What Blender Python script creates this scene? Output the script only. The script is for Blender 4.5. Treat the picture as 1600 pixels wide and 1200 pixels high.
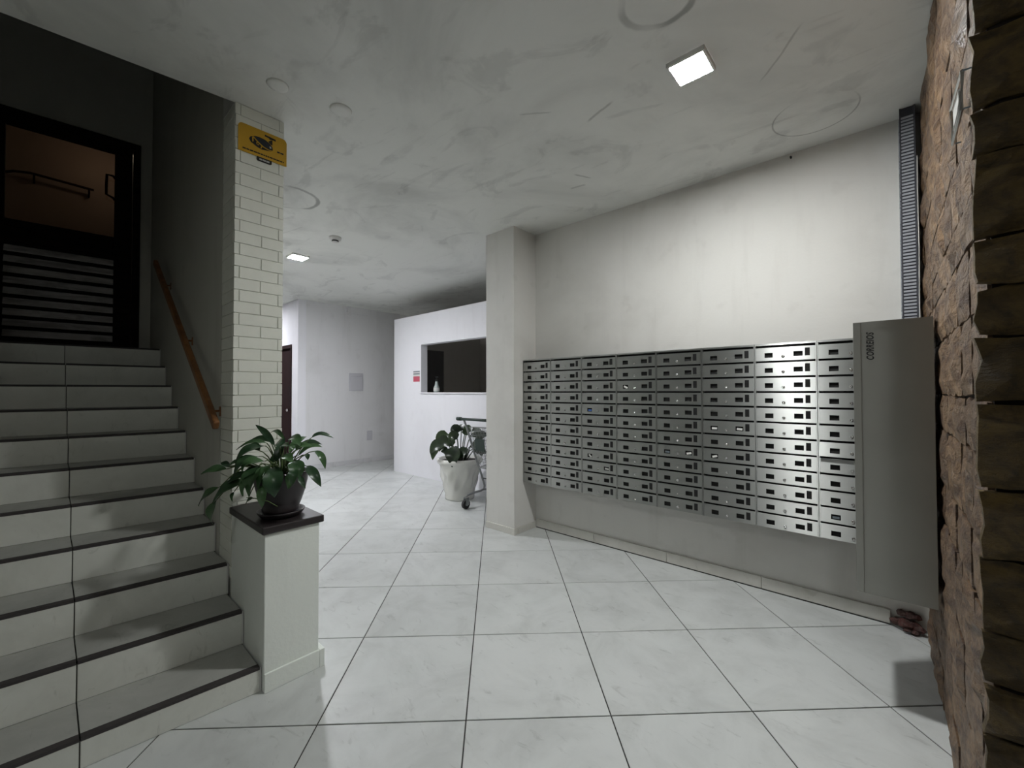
import bpy, math, random
from mathutils import Vector, Matrix

for o in list(bpy.data.objects):
    bpy.data.objects.remove(o)
scene = bpy.context.scene
col = scene.collection
rnd = random.Random(7)

# ------------------------------------------------------------------ camera
# world axes: +X runs along the mailbox wall towards the entrance, +Y points at the
# mailbox wall, origin = foot of the pedestal at the bottom step
CAM = Vector((2.089, -0.664, 1.347))
FWD = Vector((-0.6673, 0.7446, 0.0167)).normalized()
RIGHT0 = FWD.cross(Vector((0, 0, 1))).normalized()
UP0 = RIGHT0.cross(FWD)
ROLL = -0.0019
RIGHT = (RIGHT0 * math.cos(ROLL) + UP0 * math.sin(ROLL)).normalized()
UP = RIGHT.cross(FWD)
cd = bpy.data.cameras.new('camera')
cam = bpy.data.objects.new('camera', cd)
col.objects.link(cam)
cd.sensor_width = 36.0
cd.sensor_fit = 'HORIZONTAL'
cd.lens = 652.83 * 36.0 / 1600.0
cd.clip_start = 0.02
M4 = Matrix((RIGHT, UP, -FWD)).transposed().to_4x4()
M4.translation = CAM
cam.matrix_world = M4
scene.camera = cam

# ------------------------------------------------------------------ light, exposure
scene.view_settings.view_transform = 'Standard'
scene.view_settings.look = 'None'
scene.view_settings.gamma = 1.0
scene.view_settings.use_curve_mapping = False
scene.view_settings.exposure = 0.06
world = bpy.data.worlds.new('world')
scene.world = world
world.use_nodes = True
world.node_tree.nodes['Background'].inputs['Color'].default_value = (0.05, 0.055, 0.06, 1)
world.node_tree.nodes['Background'].inputs['Strength'].default_value = 0.2
LAMP_MAIN = (500, (0.985, 1.0, 0.985))
LAMP_BACK = (620, (0.95, 0.955, 1.0))
LAMP_HALL = (560, (0.95, 0.95, 1.0))
LAMP_ENTRY_FILL = (185, (0.985, 1.0, 0.985))  # added fill, not a known fitting
CEIL = 2.91

# ------------------------------------------------------------------ materials
def srgb(r, g, b):
    f = lambda c: (c / 255 / 12.92) if c <= 10 else ((c / 255 + 0.055) / 1.055) ** 2.4
    return (f(r), f(g), f(b), 1)

class NT:
    def __init__(s, name):
        s.m = bpy.data.materials.new(name); s.m.use_nodes = True
        s.t = s.m.node_tree; s.b = s.t.nodes['Principled BSDF']
    def n(s, typ, **kw):
        nd = s.t.nodes.new(typ)
        for k, v in kw.items():
            if k.startswith('i_'):
                nd.inputs[k[2:].replace('_', ' ')].default_value = v
            else:
                setattr(nd, k, v)
        return nd
    def l(s, a, b): s.t.links.new(a, b)
    def mix(s, fac, a, b):
        nd = s.t.nodes.new('ShaderNodeMix'); nd.data_type = 'RGBA'
        for i, v in ((0, fac), (6, a), (7, b)):
            if hasattr(v, 'links') or isinstance(v, bpy.types.NodeSocket): s.l(v, nd.inputs[i])
            else: nd.inputs[i].default_value = v
        return nd.outputs[2]
    def math(s, op, a, b=None, clamp=False):
        nd = s.t.nodes.new('ShaderNodeMath'); nd.operation = op; nd.use_clamp = clamp
        for i, v in ((0, a), (1, b)):
            if v is None: continue
            if isinstance(v, bpy.types.NodeSocket): s.l(v, nd.inputs[i])
            else: nd.inputs[i].default_value = v
        return nd.outputs[0]
    def ramp(s, fac, p0, p1):
        nd = s.t.nodes.new('ShaderNodeMapRange')
        nd.interpolation_type = 'SMOOTHSTEP'
        s.l(fac, nd.inputs[0]); nd.inputs[1].default_value = p0; nd.inputs[2].default_value = p1
        return nd.outputs[0]
    def noise(s, vec, scale, detail=4, rough=0.55, dist=0.0):
        nd = s.n('ShaderNodeTexNoise'); nd.inputs['Scale'].default_value = scale
        nd.inputs['Detail'].default_value = detail; nd.inputs['Roughness'].default_value = rough
        nd.inputs['Distortion'].default_value = dist
        if vec is not None: s.l(vec, nd.inputs['Vector'])
        return nd.outputs[0]
    def obj(s): return s.n('ShaderNodeTexCoord').outputs['Object']
    def scale(s, vec, v):
        nd = s.n('ShaderNodeMapping'); s.l(vec, nd.inputs[0]); nd.inputs['Scale'].default_value = v
        return nd.outputs[0]
    def bump(s, h, strength, dist=0.01):
        nd = s.n('ShaderNodeBump'); nd.inputs['Strength'].default_value = strength
        nd.inputs['Distance'].default_value = dist; s.l(h, nd.inputs['Height'])
        s.l(nd.outputs[0], s.b.inputs['Normal'])
    def color(s, v):
        if isinstance(v, bpy.types.NodeSocket): s.l(v, s.b.inputs['Base Color'])
        else: s.b.inputs['Base Color'].default_value = v
    def rough(s, v):
        if isinstance(v, bpy.types.NodeSocket): s.l(v, s.b.inputs['Roughness'])
        else: s.b.inputs['Roughness'].default_value = v

def plain(name, c, rough=0.5, metal=0.0, var=0.06, scale=30.0, bump=0.0):
    k = NT(name); o = k.obj(); nz = k.noise(o, scale)
    d = tuple(max(0, x * (1 - var * 2)) for x in c[:3]) + (1,)
    k.color(k.mix(nz, c, d)); k.rough(rough); k.b.inputs['Metallic'].default_value = metal
    if bump: k.bump(nz, bump, 0.002)
    return k.m

def plaster(name, c, stain, amount=0.5, bump=0.25, seed=0.0):
    k = NT(name); o = k.obj()
    mp = k.n('ShaderNodeMapping'); k.l(o, mp.inputs[0]); mp.inputs['Location'].default_value = (seed, seed * .7, seed * .3)
    v = mp.outputs[0]
    big = k.ramp(k.noise(v, 0.9, 5, 0.6, 0.4), 0.48, 0.72)
    drip = k.ramp(k.noise(k.scale(v, (5, 5, 0.7)), 1.0, 5, 0.6), 0.52, 0.75)
    spot = k.ramp(k.noise(v, 6.0, 3, 0.5), 0.62, 0.74)
    f = k.math('MULTIPLY', k.math('ADD', k.math('ADD', k.math('MULTIPLY', big, .5), k.math('MULTIPLY', drip, .35)), k.math('MULTIPLY', spot, .25), clamp=True), amount)
    k.color(k.mix(f, c, stain)); k.rough(0.75)
    fine = k.noise(v, 60, 4, 0.6); med = k.noise(v, 9, 3)
    k.bump(k.math('ADD', k.math('MULTIPLY', fine, .4), med), bump, 0.006)
    return k.m

def ceiling_mat():
    k = NT('ceiling_paint'); v = k.obj()
    big = k.ramp(k.noise(v, 0.7, 6, 0.62, 0.8), 0.42, 0.70)
    patch = k.ramp(k.noise(k.scale(v, (1.6, 2.6, 1)), 1.1, 5, 0.6, 1.5), 0.55, 0.66)
    streak = k.ramp(k.noise(k.scale(v, (0.8, 5, 1)), 1.4, 4, 0.65, 1.2), 0.60, 0.72)
    f = k.math('ADD', k.math('MULTIPLY', big, .45), k.math('ADD', k.math('MULTIPLY', patch, .24), k.math('MULTIPLY', streak, .22)), clamp=True)
    c = k.mix(f, srgb(226, 227, 223), srgb(160, 161, 158))
    # grey outlines left by removed round fixtures
    sep = k.n('ShaderNodeSeparateXYZ'); k.l(v, sep.inputs[0])
    wob = k.math('MULTIPLY', k.math('SUBTRACT', k.noise(v, 5, 3), 0.5), 0.05)
    for (cx, cy, r, w, a) in ((1.803, 2.225, .20, .006, .45), (1.43, .946, .139, .022, .55), (-1.483, .624, .21, .02, .55)):
        dx = k.math('SUBTRACT', sep.outputs[0], cx); dy = k.math('SUBTRACT', sep.outputs[1], cy)
        d = k.math('SQRT', k.math('ADD', k.math('MULTIPLY', dx, dx), k.math('MULTIPLY', dy, dy)))
        e = k.math('ABSOLUTE', k.math('ADD', k.math('SUBTRACT', d, r), wob if w > .01 else 0.0))
        ring = k.math('MULTIPLY', k.ramp(e, w, w * .35), a)
        gap = k.ramp(k.noise(v, 2.3, 2), .38, .52)
        c = k.mix(k.math('MULTIPLY', ring, gap if w > .01 else k.ramp(k.math('SUBTRACT', sep.outputs[1], k.math('MULTIPLY', sep.outputs[0], .4)), 1.30, 1.50)), c, srgb(92, 94, 92))
    # short scratches and smears
    for (ax, ay, bx, by, w, a) in ((.80, 1.42, 1.02, 1.36, .012, .4), (.42, 1.86, .5, 2.0, .012, .4), (.28, 2.02, .42, 2.05, .016, .35), (.55, 1.1, .72, 1.22, .01, .3), (1.62, 1.75, 1.85, 1.45, .008, .35)):
        L = math.hypot(bx - ax, by - ay); ux, uy = (bx - ax) / L, (by - ay) / L
        dx = k.math('SUBTRACT', sep.outputs[0], ax); dy = k.math('SUBTRACT', sep.outputs[1], ay)
        t = k.math('ADD', k.math('MULTIPLY', dx, ux), k.math('MULTIPLY', dy, uy))
        q = k.math('ABSOLUTE', k.math('ADD', k.math('SUBTRACT', k.math('MULTIPLY', dx, uy), k.math('MULTIPLY', dy, ux)), wob))
        tt = k.math('ABSOLUTE', k.math('SUBTRACT', t, L / 2))
        m = k.math('MULTIPLY', k.math('MULTIPLY', k.ramp(q, w, w * .2), k.ramp(tt, L / 2, L * .3)), a)
        c = k.mix(m, c, srgb(110, 110, 108))
    k.color(c); k.rough(0.8)
    k.bump(k.math('ADD', k.noise(v, 3, 5, .6), k.math('MULTIPLY', k.noise(v, 40, 3), .15)), 0.25, 0.012)
    return k.m

def tile_mat(name, c, d, rough=0.33):
    k = NT(name); v = k.obj()
    oi = k.n('ShaderNodeObjectInfo')
    sh = k.n('ShaderNodeVectorMath', operation='ADD'); k.l(v, sh.inputs[0])
    cmb = k.n('ShaderNodeCombineXYZ')
    for i in range(3): k.l(k.math('MULTIPLY', oi.outputs['Random'], (37.0, 91.0, 13.0)[i]), cmb.inputs[i])
    k.l(cmb.outputs[0], sh.inputs[1]); v = sh.outputs[0]
    cloud = k.ramp(k.noise(v, 3.0, 6, 0.65, 0.5), 0.35, 0.75)
    scuff = k.ramp(k.noise(k.scale(v, (1, 2.2, 1)), 9, 5, 0.65, 1.0), 0.58, 0.72)
    f = k.math('ADD', k.math('MULTIPLY', cloud, .55), k.math('MULTIPLY', scuff, .5), clamp=True)
    f = k.math('ADD', k.math('MULTIPLY', f, .8), k.math('MULTIPLY', oi.outputs['Random'], .2))
    k.color(k.mix(f, c, d)); 
    k.rough(k.math('ADD', k.math('MULTIPLY', cloud, .12), rough))
    k.bump(k.noise(v, 25, 4), 0.04, 0.004)
    return k.m

def steel_mat(name, base, rough=0.3, aniso=0.85, rot=0.0):
    k = NT(name); v = k.obj()
    br = k.noise(k.scale(v, (3, 3, 260)), 1.0, 3, 0.6)
    cl = k.noise(v, 4, 3)
    k.color(k.mix(cl, base, tuple(x * .82 for x in base[:3]) + (1,)))
    k.b.inputs['Metallic'].default_value = 1.0
    k.rough(k.math('ADD', k.math('MULTIPLY', br, .10), rough - .05))
    k.b.inputs['Anisotropic'].default_value = aniso
    k.b.inputs['Anisotropic Rotation'].default_value = rot
    tg = k.n('ShaderNodeVectorTransform', vector_type='VECTOR', convert_from='OBJECT', convert_to='WORLD')
    tg.inputs[0].default_value = (0, 0, 1)
    k.l(tg.outputs[0], k.b.inputs['Tangent'])
    return k.m

def wood_mat(name, c, d, scale=(2, 2, 30), rough=0.45):
    k = NT(name); v = k.obj()
    g = k.noise(k.scale(v, scale), 1.5, 6, 0.6, 0.8)
    k.color(k.mix(k.ramp(g, .35, .65), c, d)); k.rough(rough); k.bump(g, .15, .003)
    return k.m

def stone_mat(name, a, b, c, rough=0.6):
    k = NT(name); v = k.obj(); oi = k.n('ShaderNodeObjectInfo')
    n1 = k.noise(k.scale(v, (1, 1, 2.2)), 5, 7, .65, .8); n2 = k.noise(v, 38, 5, .6)
    c1 = k.mix(k.ramp(n1, .40, .60), a, b)
    c2 = k.mix(k.math('MULTIPLY', k.ramp(n2, .5, .72), .6), c1, c)
    c3 = k.mix(k.math('MULTIPLY', oi.outputs['Random'], .45), c2, c)
    k.color(c3); k.rough(rough)
    k.bump(k.math('ADD', k.noise(k.scale(v, (1, 1, 2.5)), 12, 8, .68, .6), k.math('MULTIPLY', n2, .35)), 1.0, .045)
    return k.m

def leaf_mat(name, a, b):
    k = NT(name); v = k.obj(); oi = k.n('ShaderNodeObjectInfo')
    f = k.math('ADD', k.math('MULTIPLY', k.noise(v, 14, 4), .7), k.math('MULTIPLY', oi.outputs['Random'], .4), clamp=True)
    k.color(k.mix(k.ramp(f, .25, .85), a, b)); k.rough(.3)
    k.bump(k.noise(k.scale(v, (1, 1, 1)), 60, 3), .15, .002)
    return k.m

def emis_mat(name, strength, colr):
    k = NT(name)
    k.b.inputs['Base Color'].default_value = (.8, .8, .8, 1)
    k.b.inputs['Emission Color'].default_value = tuple(colr) + (1,)
    k.b.inputs['Emission Strength'].default_value = strength
    return k.m

MAT = dict(
    wall=plaster('wall_plaster', srgb(217, 216, 212), srgb(174, 171, 164), .55, .3),
    wall_cool=plaster('lobby_plaster', srgb(228, 228, 230), srgb(186, 185, 184), .55, .25, 3.1),
    wall_white=plaster('partition_paint', srgb(236, 236, 241), srgb(214, 213, 216), .5, .12, 8.0),
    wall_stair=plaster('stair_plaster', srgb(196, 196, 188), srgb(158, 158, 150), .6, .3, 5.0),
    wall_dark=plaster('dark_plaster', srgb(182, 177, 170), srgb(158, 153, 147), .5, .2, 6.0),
    wall_entry=plaster('entrance_paint', srgb(104, 100, 92), srgb(84, 80, 74), .5, .2, 9.0),
    wall_tan=plaster('tan_plaster', srgb(168, 146, 128), srgb(142, 120, 104), .5, .2, 2.0),
    ceiling=ceiling_mat(),
    tile=tile_mat('floor_tile', srgb(209, 212, 211), srgb(166, 169, 167)),
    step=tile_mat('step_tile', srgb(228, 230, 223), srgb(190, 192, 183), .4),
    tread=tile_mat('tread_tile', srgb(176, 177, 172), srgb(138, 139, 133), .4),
    grout=plain('dark_grout', srgb(58, 58, 56), .9),
    step_core=plain('step_mortar', srgb(104, 104, 99), .9),
    nosing=plain('nosing_rubber', srgb(62, 58, 58), .7),
    skirting=tile_mat('skirting_tile', srgb(212, 211, 205), srgb(176, 174, 165), .4),
    pedestal=plaster('pedestal_plaster', srgb(238, 243, 237), srgb(216, 221, 215), .5, .5, 12.0),
    brick=plain('painted_brick', srgb(240, 242, 232), .55, var=.05, scale=18, bump=.3),
    mortar=plain('painted_mortar', srgb(226, 228, 219), .8),
    cap=plain('dark_stone_cap', srgb(48, 42, 43), .45, var=.12, scale=60),
    steel=steel_mat('brushed_steel', (.53, .54, .525, 1), .46, .99),
    steel_dull=steel_mat('dull_steel', (.38, .38, .35, 1), .40, .8),
    chrome=plain('lock_chrome', (.75, .75, .74, 1), .18, 1.0),
    dark=plain('dark_interior', srgb(30, 30, 30), .8),
    plastic=plain('black_plastic', srgb(24, 24, 25), .5),
    black=plain('black_print', srgb(16, 16, 18), .6),
    yellow=plain('yellow_sheet', srgb(204, 158, 26), .4, var=.03),
    lightprint=plain('light_print', srgb(190, 190, 186), .6),
    navy=plain('navy_print', srgb(22, 28, 42), .5),
    red=plain('red_print', srgb(196, 84, 104), .5),
    greyprint=plain('grey_print', srgb(120, 130, 138), .6),
    white=plain('white_plastic', srgb(214, 214, 211), .4, var=.03),
    rail=wood_mat('handrail_wood', srgb(150, 104, 62), srgb(112, 74, 42), (6, 6, 6)),
    doorwood=wood_mat('dark_door_wood', srgb(36, 28, 25), srgb(22, 17, 16), (3, 3, 20)),
    slat=wood_mat('weathered_slat', srgb(214, 212, 212), srgb(164, 162, 162), (3, 2.5, 14), .35),
    hallwood=wood_mat('hall_door_wood', srgb(40, 17, 16), srgb(26, 10, 11), (14, 14, 1.5), .4),
    stone_brown=stone_mat('brown_stone', srgb(156, 126, 94), srgb(96, 70, 52), srgb(58, 44, 42), .42),
    stone_yellow=stone_mat('ochre_stone', srgb(122, 98, 48), srgb(78, 60, 28), srgb(50, 40, 22), .6),
    stone_joint=plain('stone_joint', srgb(44, 38, 34), .95),
    rubble=stone_mat('broken_brick', srgb(96, 50, 44), srgb(56, 30, 28), srgb(120, 110, 104), .8),
    duct=plain('grey_duct', srgb(164, 168, 176), .45, var=.03),
    ductdark=plain('duct_gap', srgb(72, 74, 82), .7),
    leaf=leaf_mat('lily_leaf', srgb(34, 60, 40), srgb(78, 112, 70)),
    leaf2=leaf_mat('philodendron_leaf', srgb(26, 38, 28), srgb(52, 70, 40)),
    stem=plain('leaf_stem', srgb(84, 104, 58), .5),
    soil=plain('soil', srgb(40, 32, 26), .95, var=.3, scale=90, bump=.8),
    pot=plain('dark_pot', srgb(40, 34, 37), .35, var=.1),
    glaze=plain('white_glaze', srgb(222, 222, 216), .22, var=.04, scale=6),
    cart=plain('cart_metal', srgb(150, 152, 152), .35, .8),
    carthandle=plain('cart_handle_green', srgb(34, 52, 46), .45),
    rubber=plain('wheel_rubber', srgb(46, 46, 46), .8),
    bottle=plain('bottle_clear', srgb(176, 186, 184), .2),
    plate=plain('wall_plate_plastic', srgb(204, 204, 210), .4, var=.03),
    skirting_cool=tile_mat('pale_skirting', srgb(220, 220, 223), srgb(194, 194, 197), .4),
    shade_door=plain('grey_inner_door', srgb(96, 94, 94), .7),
    paper=plain('letter_paper', srgb(232, 232, 228), .7),
    bluepaper=plain('blue_paper', srgb(86, 120, 190), .7),
)
def glass_mat():
    k = NT('door_glass')
    k.b.inputs['Base Color'].default_value = (.95, .95, .95, 1)
    k.b.inputs['Roughness'].default_value = .02
    k.b.inputs['Transmission Weight'].default_value = 1.0
    k.b.inputs['IOR'].default_value = 1.45
    return k.m
MAT['glass'] = glass_mat()
for m_ in ('hallwood', 'doorwood'):
    b_ = MAT[m_].node_tree.nodes['Principled BSDF']; b_.inputs['Specular IOR Level'].default_value = .12; b_.inputs['Roughness'].default_value = .75

# ------------------------------------------------------------------ mesh helpers
class MB:
    def __init__(s): s.v = []; s.f = []
    def add(s, vs, fs):
        n = len(s.v); s.v += [tuple(p) for p in vs]; s.f += [tuple(i + n for i in f) for f in fs]; return s
    def prism(s, poly, z0, z1):
        n = len(poly)
        a = sum(poly[i][0] * poly[(i + 1) % n][1] - poly[(i + 1) % n][0] * poly[i][1] for i in range(n))
        if a < 0: poly = poly[::-1]
        vs = [(x, y, z0) for x, y in poly] + [(x, y, z1) for x, y in poly]
        fs = [tuple(reversed(range(n))), tuple(range(n, 2 * n))] + [(i, (i + 1) % n, n + (i + 1) % n, n + i) for i in range(n)]
        return s.add(vs, fs)
    def box(s, x0, x1, y0, y1, z0, z1):
        return s.prism([(x0, y0), (x1, y0), (x1, y1), (x0, y1)], z0, z1)
    def prism_yz(s, poly, x0, x1):      # polygon in (y, z), extruded along x
        n = len(poly)
        vs = [(x1, y, z) for y, z in poly] + [(x0, y, z) for y, z in poly]
        a = sum(poly[i][0] * poly[(i + 1) % n][1] - poly[(i + 1) % n][0] * poly[i][1] for i in range(n))
        fs = [tuple(range(n)), tuple(reversed(range(n, 2 * n)))] + [(i, n + i, n + (i + 1) % n, (i + 1) % n) for i in range(n)]
        if a < 0: fs = [tuple(reversed(f)) for f in fs]
        return s.add(vs, fs)
    def tube(s, path, r, seg=8, closed=False):
        P = [Vector(p) for p in path]; n = len(P)
        rs = r if isinstance(r, (list, tuple)) else [r] * n
        rings = []; prev = None
        for i, p in enumerate(P):
            if closed: t = P[(i + 1) % n] - P[i - 1]
            else: t = P[min(i + 1, n - 1)] - P[max(i - 1, 0)]
            t.normalize()
            ref = prev if prev is not None else (Vector((0, 0, 1)) if abs(t.z) < .9 else Vector((1, 0, 0)))
            a = (ref - t * ref.dot(t)).normalized(); b = t.cross(a); prev = a
            rings.append([p + (a * math.cos(2 * math.pi * k / seg) + b * math.sin(2 * math.pi * k / seg)) * rs[i] for k in range(seg)])
        vs = [q for rg in rings for q in rg]; fs = []
        m = n if closed else n - 1
        for i in range(m):
            for k in range(seg):
                a0 = i * seg + k; a1 = i * seg + (k + 1) % seg; j = (i + 1) % n
                fs.append((a0, a1, j * seg + (k + 1) % seg, j * seg + k))
        if not closed:
            fs.append(tuple(reversed(range(seg)))); fs.append(tuple((n - 1) * seg + k for k in range(seg)))
        return s.add(vs, fs)
    def lathe(s, prof, c=(0, 0, 0), seg=24, fn=None):
        vs = []; n = len(prof)
        for i, (r, z) in enumerate(prof):
            for k in range(seg):
                a = 2 * math.pi * k / seg
                rr = r if fn is None else fn(r, z, a)
                vs.append((c[0] + rr * math.cos(a), c[1] + rr * math.sin(a), c[2] + z))
        fs = [(i * seg + k, i * seg + (k + 1) % seg, (i + 1) * seg + (k + 1) % seg, (i + 1) * seg + k) for i in range(n - 1) for k in range(seg)]
        fs.append(tuple(reversed(range(seg)))); fs.append(tuple((n - 1) * seg + k for k in range(seg)))
        return s.add(vs, fs)
    def mesh(s, name, mat, smooth=False, off=(0, 0, 0)):
        me = bpy.data.meshes.new(name)
        me.from_pydata([(x - off[0], y - off[1], z - off[2]) for x, y, z in s.v], [], s.f)
        me.materials.append(MAT[mat] if isinstance(mat, str) else mat)
        if smooth: me.polygons.foreach_set('use_smooth', [True] * len(me.polygons))
        me.update(); return me

def link(name, me, parent=None, loc=(0, 0, 0), rot=(0, 0, 0), bevel=0.0):
    o = bpy.data.objects.new(name, me); col.objects.link(o)
    o.location = loc; o.rotation_euler = rot
    if parent is not None: o.parent = parent
    if bevel:
        b = o.modifiers.new('bevel', 'BEVEL'); b.width = bevel; b.segments = 2; b.limit_method = 'ANGLE'
    return o
def part(name, mb, mat, parent=None, smooth=False, bevel=0.0, world=True):
    """mesh given in world coordinates; re-based on an unrotated parent"""
    off = (0, 0, 0)
    if parent is not None and world:
        off = parent.location if parent.parent is None else parent.location + parent.parent.location
    return link(name, mb.mesh(name, mat, smooth, off), parent, bevel=bevel)
def tag(o, label, cat, group=None):
    o['label'] = label; o['category'] = cat
    if group: o['group'] = group
    return o
def thing(name, label, cat, loc=(0, 0, 0), rz=0.0, group=None):
    o = bpy.data.objects.new(name, None); col.objects.link(o); o.empty_display_size = .1
    o.location = loc; o.rotation_euler = (0, 0, rz)
    return tag(o, label, cat, group)
def struct(name, mb, mat, label=None, bevel=0.0, smooth=False):
    o = link(name, mb.mesh(name, mat, smooth), None, bevel=bevel); o['kind'] = 'structure'
    if label: o['label'] = label
    return o
def text_mesh(txt, size, mat, depth=0.0004, shear=0.0, spacing=1.0, bold=0.0):
    cu = bpy.data.curves.new('lettering', 'FONT'); cu.body = txt; cu.size = size; cu.extrude = depth
    cu.shear = shear; cu.offset = bold; cu.space_character = spacing; cu.align_x = 'LEFT'; cu.resolution_u = 3
    o = bpy.data.objects.new('lettering', cu); col.objects.link(o)
    bpy.context.view_layer.update()
    me = bpy.data.meshes.new_from_object(o.evaluated_get(bpy.context.evaluated_depsgraph_get()))
    bpy.data.objects.remove(o); bpy.data.curves.remove(cu)
    me.materials.clear(); me.materials.append(MAT[mat]); return me

# ================================================================== SETTING
SK = 0.087                       # the stairs sit a little askew to the side wall
LX0, LX1, LY0, LY1 = -8.0, 3.4, -2.4, 5.3
# ---- floor: tiles laid diagonally on a dark bed of grout
floor = struct('floor', MB().box(LX0 - .2, LX1 + .2, LY0 - .2, LY1 + .2, -.2, -.0035), 'grout', 'pale stone-look floor tiles laid diagonally with dark joints')
TU, TV, TO = Vector((.719, .695)), Vector((-.695, .719)), Vector((1.207, .068))
TU.normalize(); TV.normalize()
def clip(poly, ax, val, keep_less):
    out = []
    for i in range(len(poly)):
        a, b = poly[i], poly[(i + 1) % len(poly)]
        ia = (a[ax] <= val) == keep_less; ib = (b[ax] <= val) == keep_less
        if ia: out.append(a)
        if ia != ib:
            t = (val - a[ax]) / (b[ax] - a[ax]); out.append(a + (b - a) * t)
    return out
G = .0028
def tile_mb(poly, c):
    cx = c
    top = [p - cx for p in poly]; n = len(top); ch = .0018
    inner = []
    for p in top:
        L = p.length; inner.append(p * max(0, (1 - ch * 1.4 / max(L, .02))))
    vs = [(p.x, p.y, -.004) for p in top] + [(p.x, p.y, -.0012) for p in top] + [(p.x, p.y, 0) for p in inner]
    fs = []
    for r in (0, 1):
        fs += [(r * n + i, r * n + (i + 1) % n, (r + 1) * n + (i + 1) % n, (r + 1) * n + i) for i in range(n)]
    fs.append(tuple(range(2 * n, 3 * n)))
    return MB().add(vs, fs)
full = None
def hidden(poly):
    def allin(x0, x1, y0, y1): return all(x0 <= p.x <= x1 and y0 <= p.y <= y1 for p in poly)
    return allin(-9, -.02, -9, .22) or allin(-.5, 9, 2.62, 9) or allin(2.3, 9, .7, 9) or allin(-9, .1, -9, -1.3) or allin(-9, -5.32, 2.2, 9)
for i in range(-16, 14):
    for j in range(-16, 20):
        c = TO + (TU * (i + .5) + TV * (j + .5)) * .6
        h = .3 - G
        poly = [c - TU * h - TV * h, c + TU * h - TV * h, c + TU * h + TV * h, c - TU * h + TV * h]
        q = poly
        for ax, val, less in ((0, LX0, False), (0, LX1, True), (1, LY0, False), (1, LY1, True)):
            if q: q = clip(q, ax, val, less)
        if len(q) < 3 or hidden(q): continue
        whole = len(q) == 4 and all((a - b).length < 1e-6 for a, b in zip(q, poly))
        if whole:
            if full is None: full = tile_mb(poly, c).mesh('floor_tile', 'tile')
            me = full
        else:
            me = tile_mb(q, c).mesh('floor_tile', 'tile')
        link('floor_tile', me, floor, (c.x, c.y, 0))

# ---- ceiling with the edge where the stairwell opens upwards
def edge_x(y): return -.515 + .115 * y
struct('ceiling', MB().prism([(LX1, LY0), (LX1, LY1), (LX0, LY1), (LX0, .24), (-.73, .24), (-.73, 0), (-.515, 0), (edge_x(-1.45), -1.45), (-.1, -1.45), (-.1, LY0)], CEIL, CEIL + .2), 'ceiling', 'stained white ceiling with grey ring marks')
# walls
struct('wall_right', MB().box(-.52, 2.32, 2.6, 2.76, 0, CEIL), 'wall', 'off-white plaster wall behind the steel mailboxes')
struct('wall_pillar', MB().box(-.89, -.52, 2.275, 2.76, 0, CEIL), 'wall', 'off-white square pillar left of the mailboxes')
struct('wall_recess', MB().box(-.66, -.52, 2.76, 5.3, 0, CEIL), 'wall_cool')
struct('wall_back', MB().box(-5.45, -5.3, 2.3, LY1, 0, CEIL), 'wall_cool', 'grey-white back wall of the lobby')
wc = MB().box(-5.56, -5.3, 2.17, 2.3, 0, CEIL).box(-8, -6.46, 2.17, 2.3, 0, CEIL).box(-6.46, -5.56, 2.17, 2.3, 2.16, CEIL)
struct('wall_corridor', wc, 'wall_white', 'bright white wall beside the dark corridor door')
struct('wall_far', MB().box(-8.15, -8, .24, LY1, 0, CEIL), 'wall_cool')
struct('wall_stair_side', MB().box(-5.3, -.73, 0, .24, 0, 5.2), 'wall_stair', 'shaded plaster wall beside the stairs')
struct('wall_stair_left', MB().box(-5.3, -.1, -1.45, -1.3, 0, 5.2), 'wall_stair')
struct('wall_left', MB().box(-.1, LX1, LY0 - .15, LY0, 0, CEIL), 'wall_entry')
struct('wall_left_return', MB().box(-.25, -.1, LY0, -1.45, 0, CEIL), 'wall')
struct('wall_front', MB().box(LX1, LX1 + .15, LY0, 1.2, 0, CEIL), 'wall_entry')
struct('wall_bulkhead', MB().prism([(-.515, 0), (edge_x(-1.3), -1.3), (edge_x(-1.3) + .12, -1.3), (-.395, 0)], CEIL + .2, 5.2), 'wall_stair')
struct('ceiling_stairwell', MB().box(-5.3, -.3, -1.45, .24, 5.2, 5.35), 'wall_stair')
# reception partition with its hatch
OX0, OX1, OZ0, OZ1, PT = -3.37, -1.5, 1.31, 2.08, 2.56
pm = MB().box(-4.13, OX0, 3.28, 3.40, 0, PT).box(OX1, -.66, 3.28, 3.40, 0, PT).box(OX0, OX1, 3.28, 3.40, 0, OZ0).box(OX0, OX1, 3.28, 3.40, OZ1, PT)
struct('wall_reception', pm, 'wall_white', 'white reception partition with a dark hatch')
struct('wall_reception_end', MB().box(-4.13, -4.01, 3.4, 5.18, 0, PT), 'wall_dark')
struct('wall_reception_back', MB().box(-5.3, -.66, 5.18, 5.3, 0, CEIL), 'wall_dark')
struct('trim_1', MB().box(OX0, OX1, 3.255, 3.41, OZ0, OZ0 + .018), 'wall_white', 'white sill of the reception hatch', .003)
struct('trim_2', MB().box(-5.3, -5.262, 3.02, 3.44, 2.80, CEIL), 'wall_cool', 'small plaster box at the top of the back wall', .003)

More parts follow.
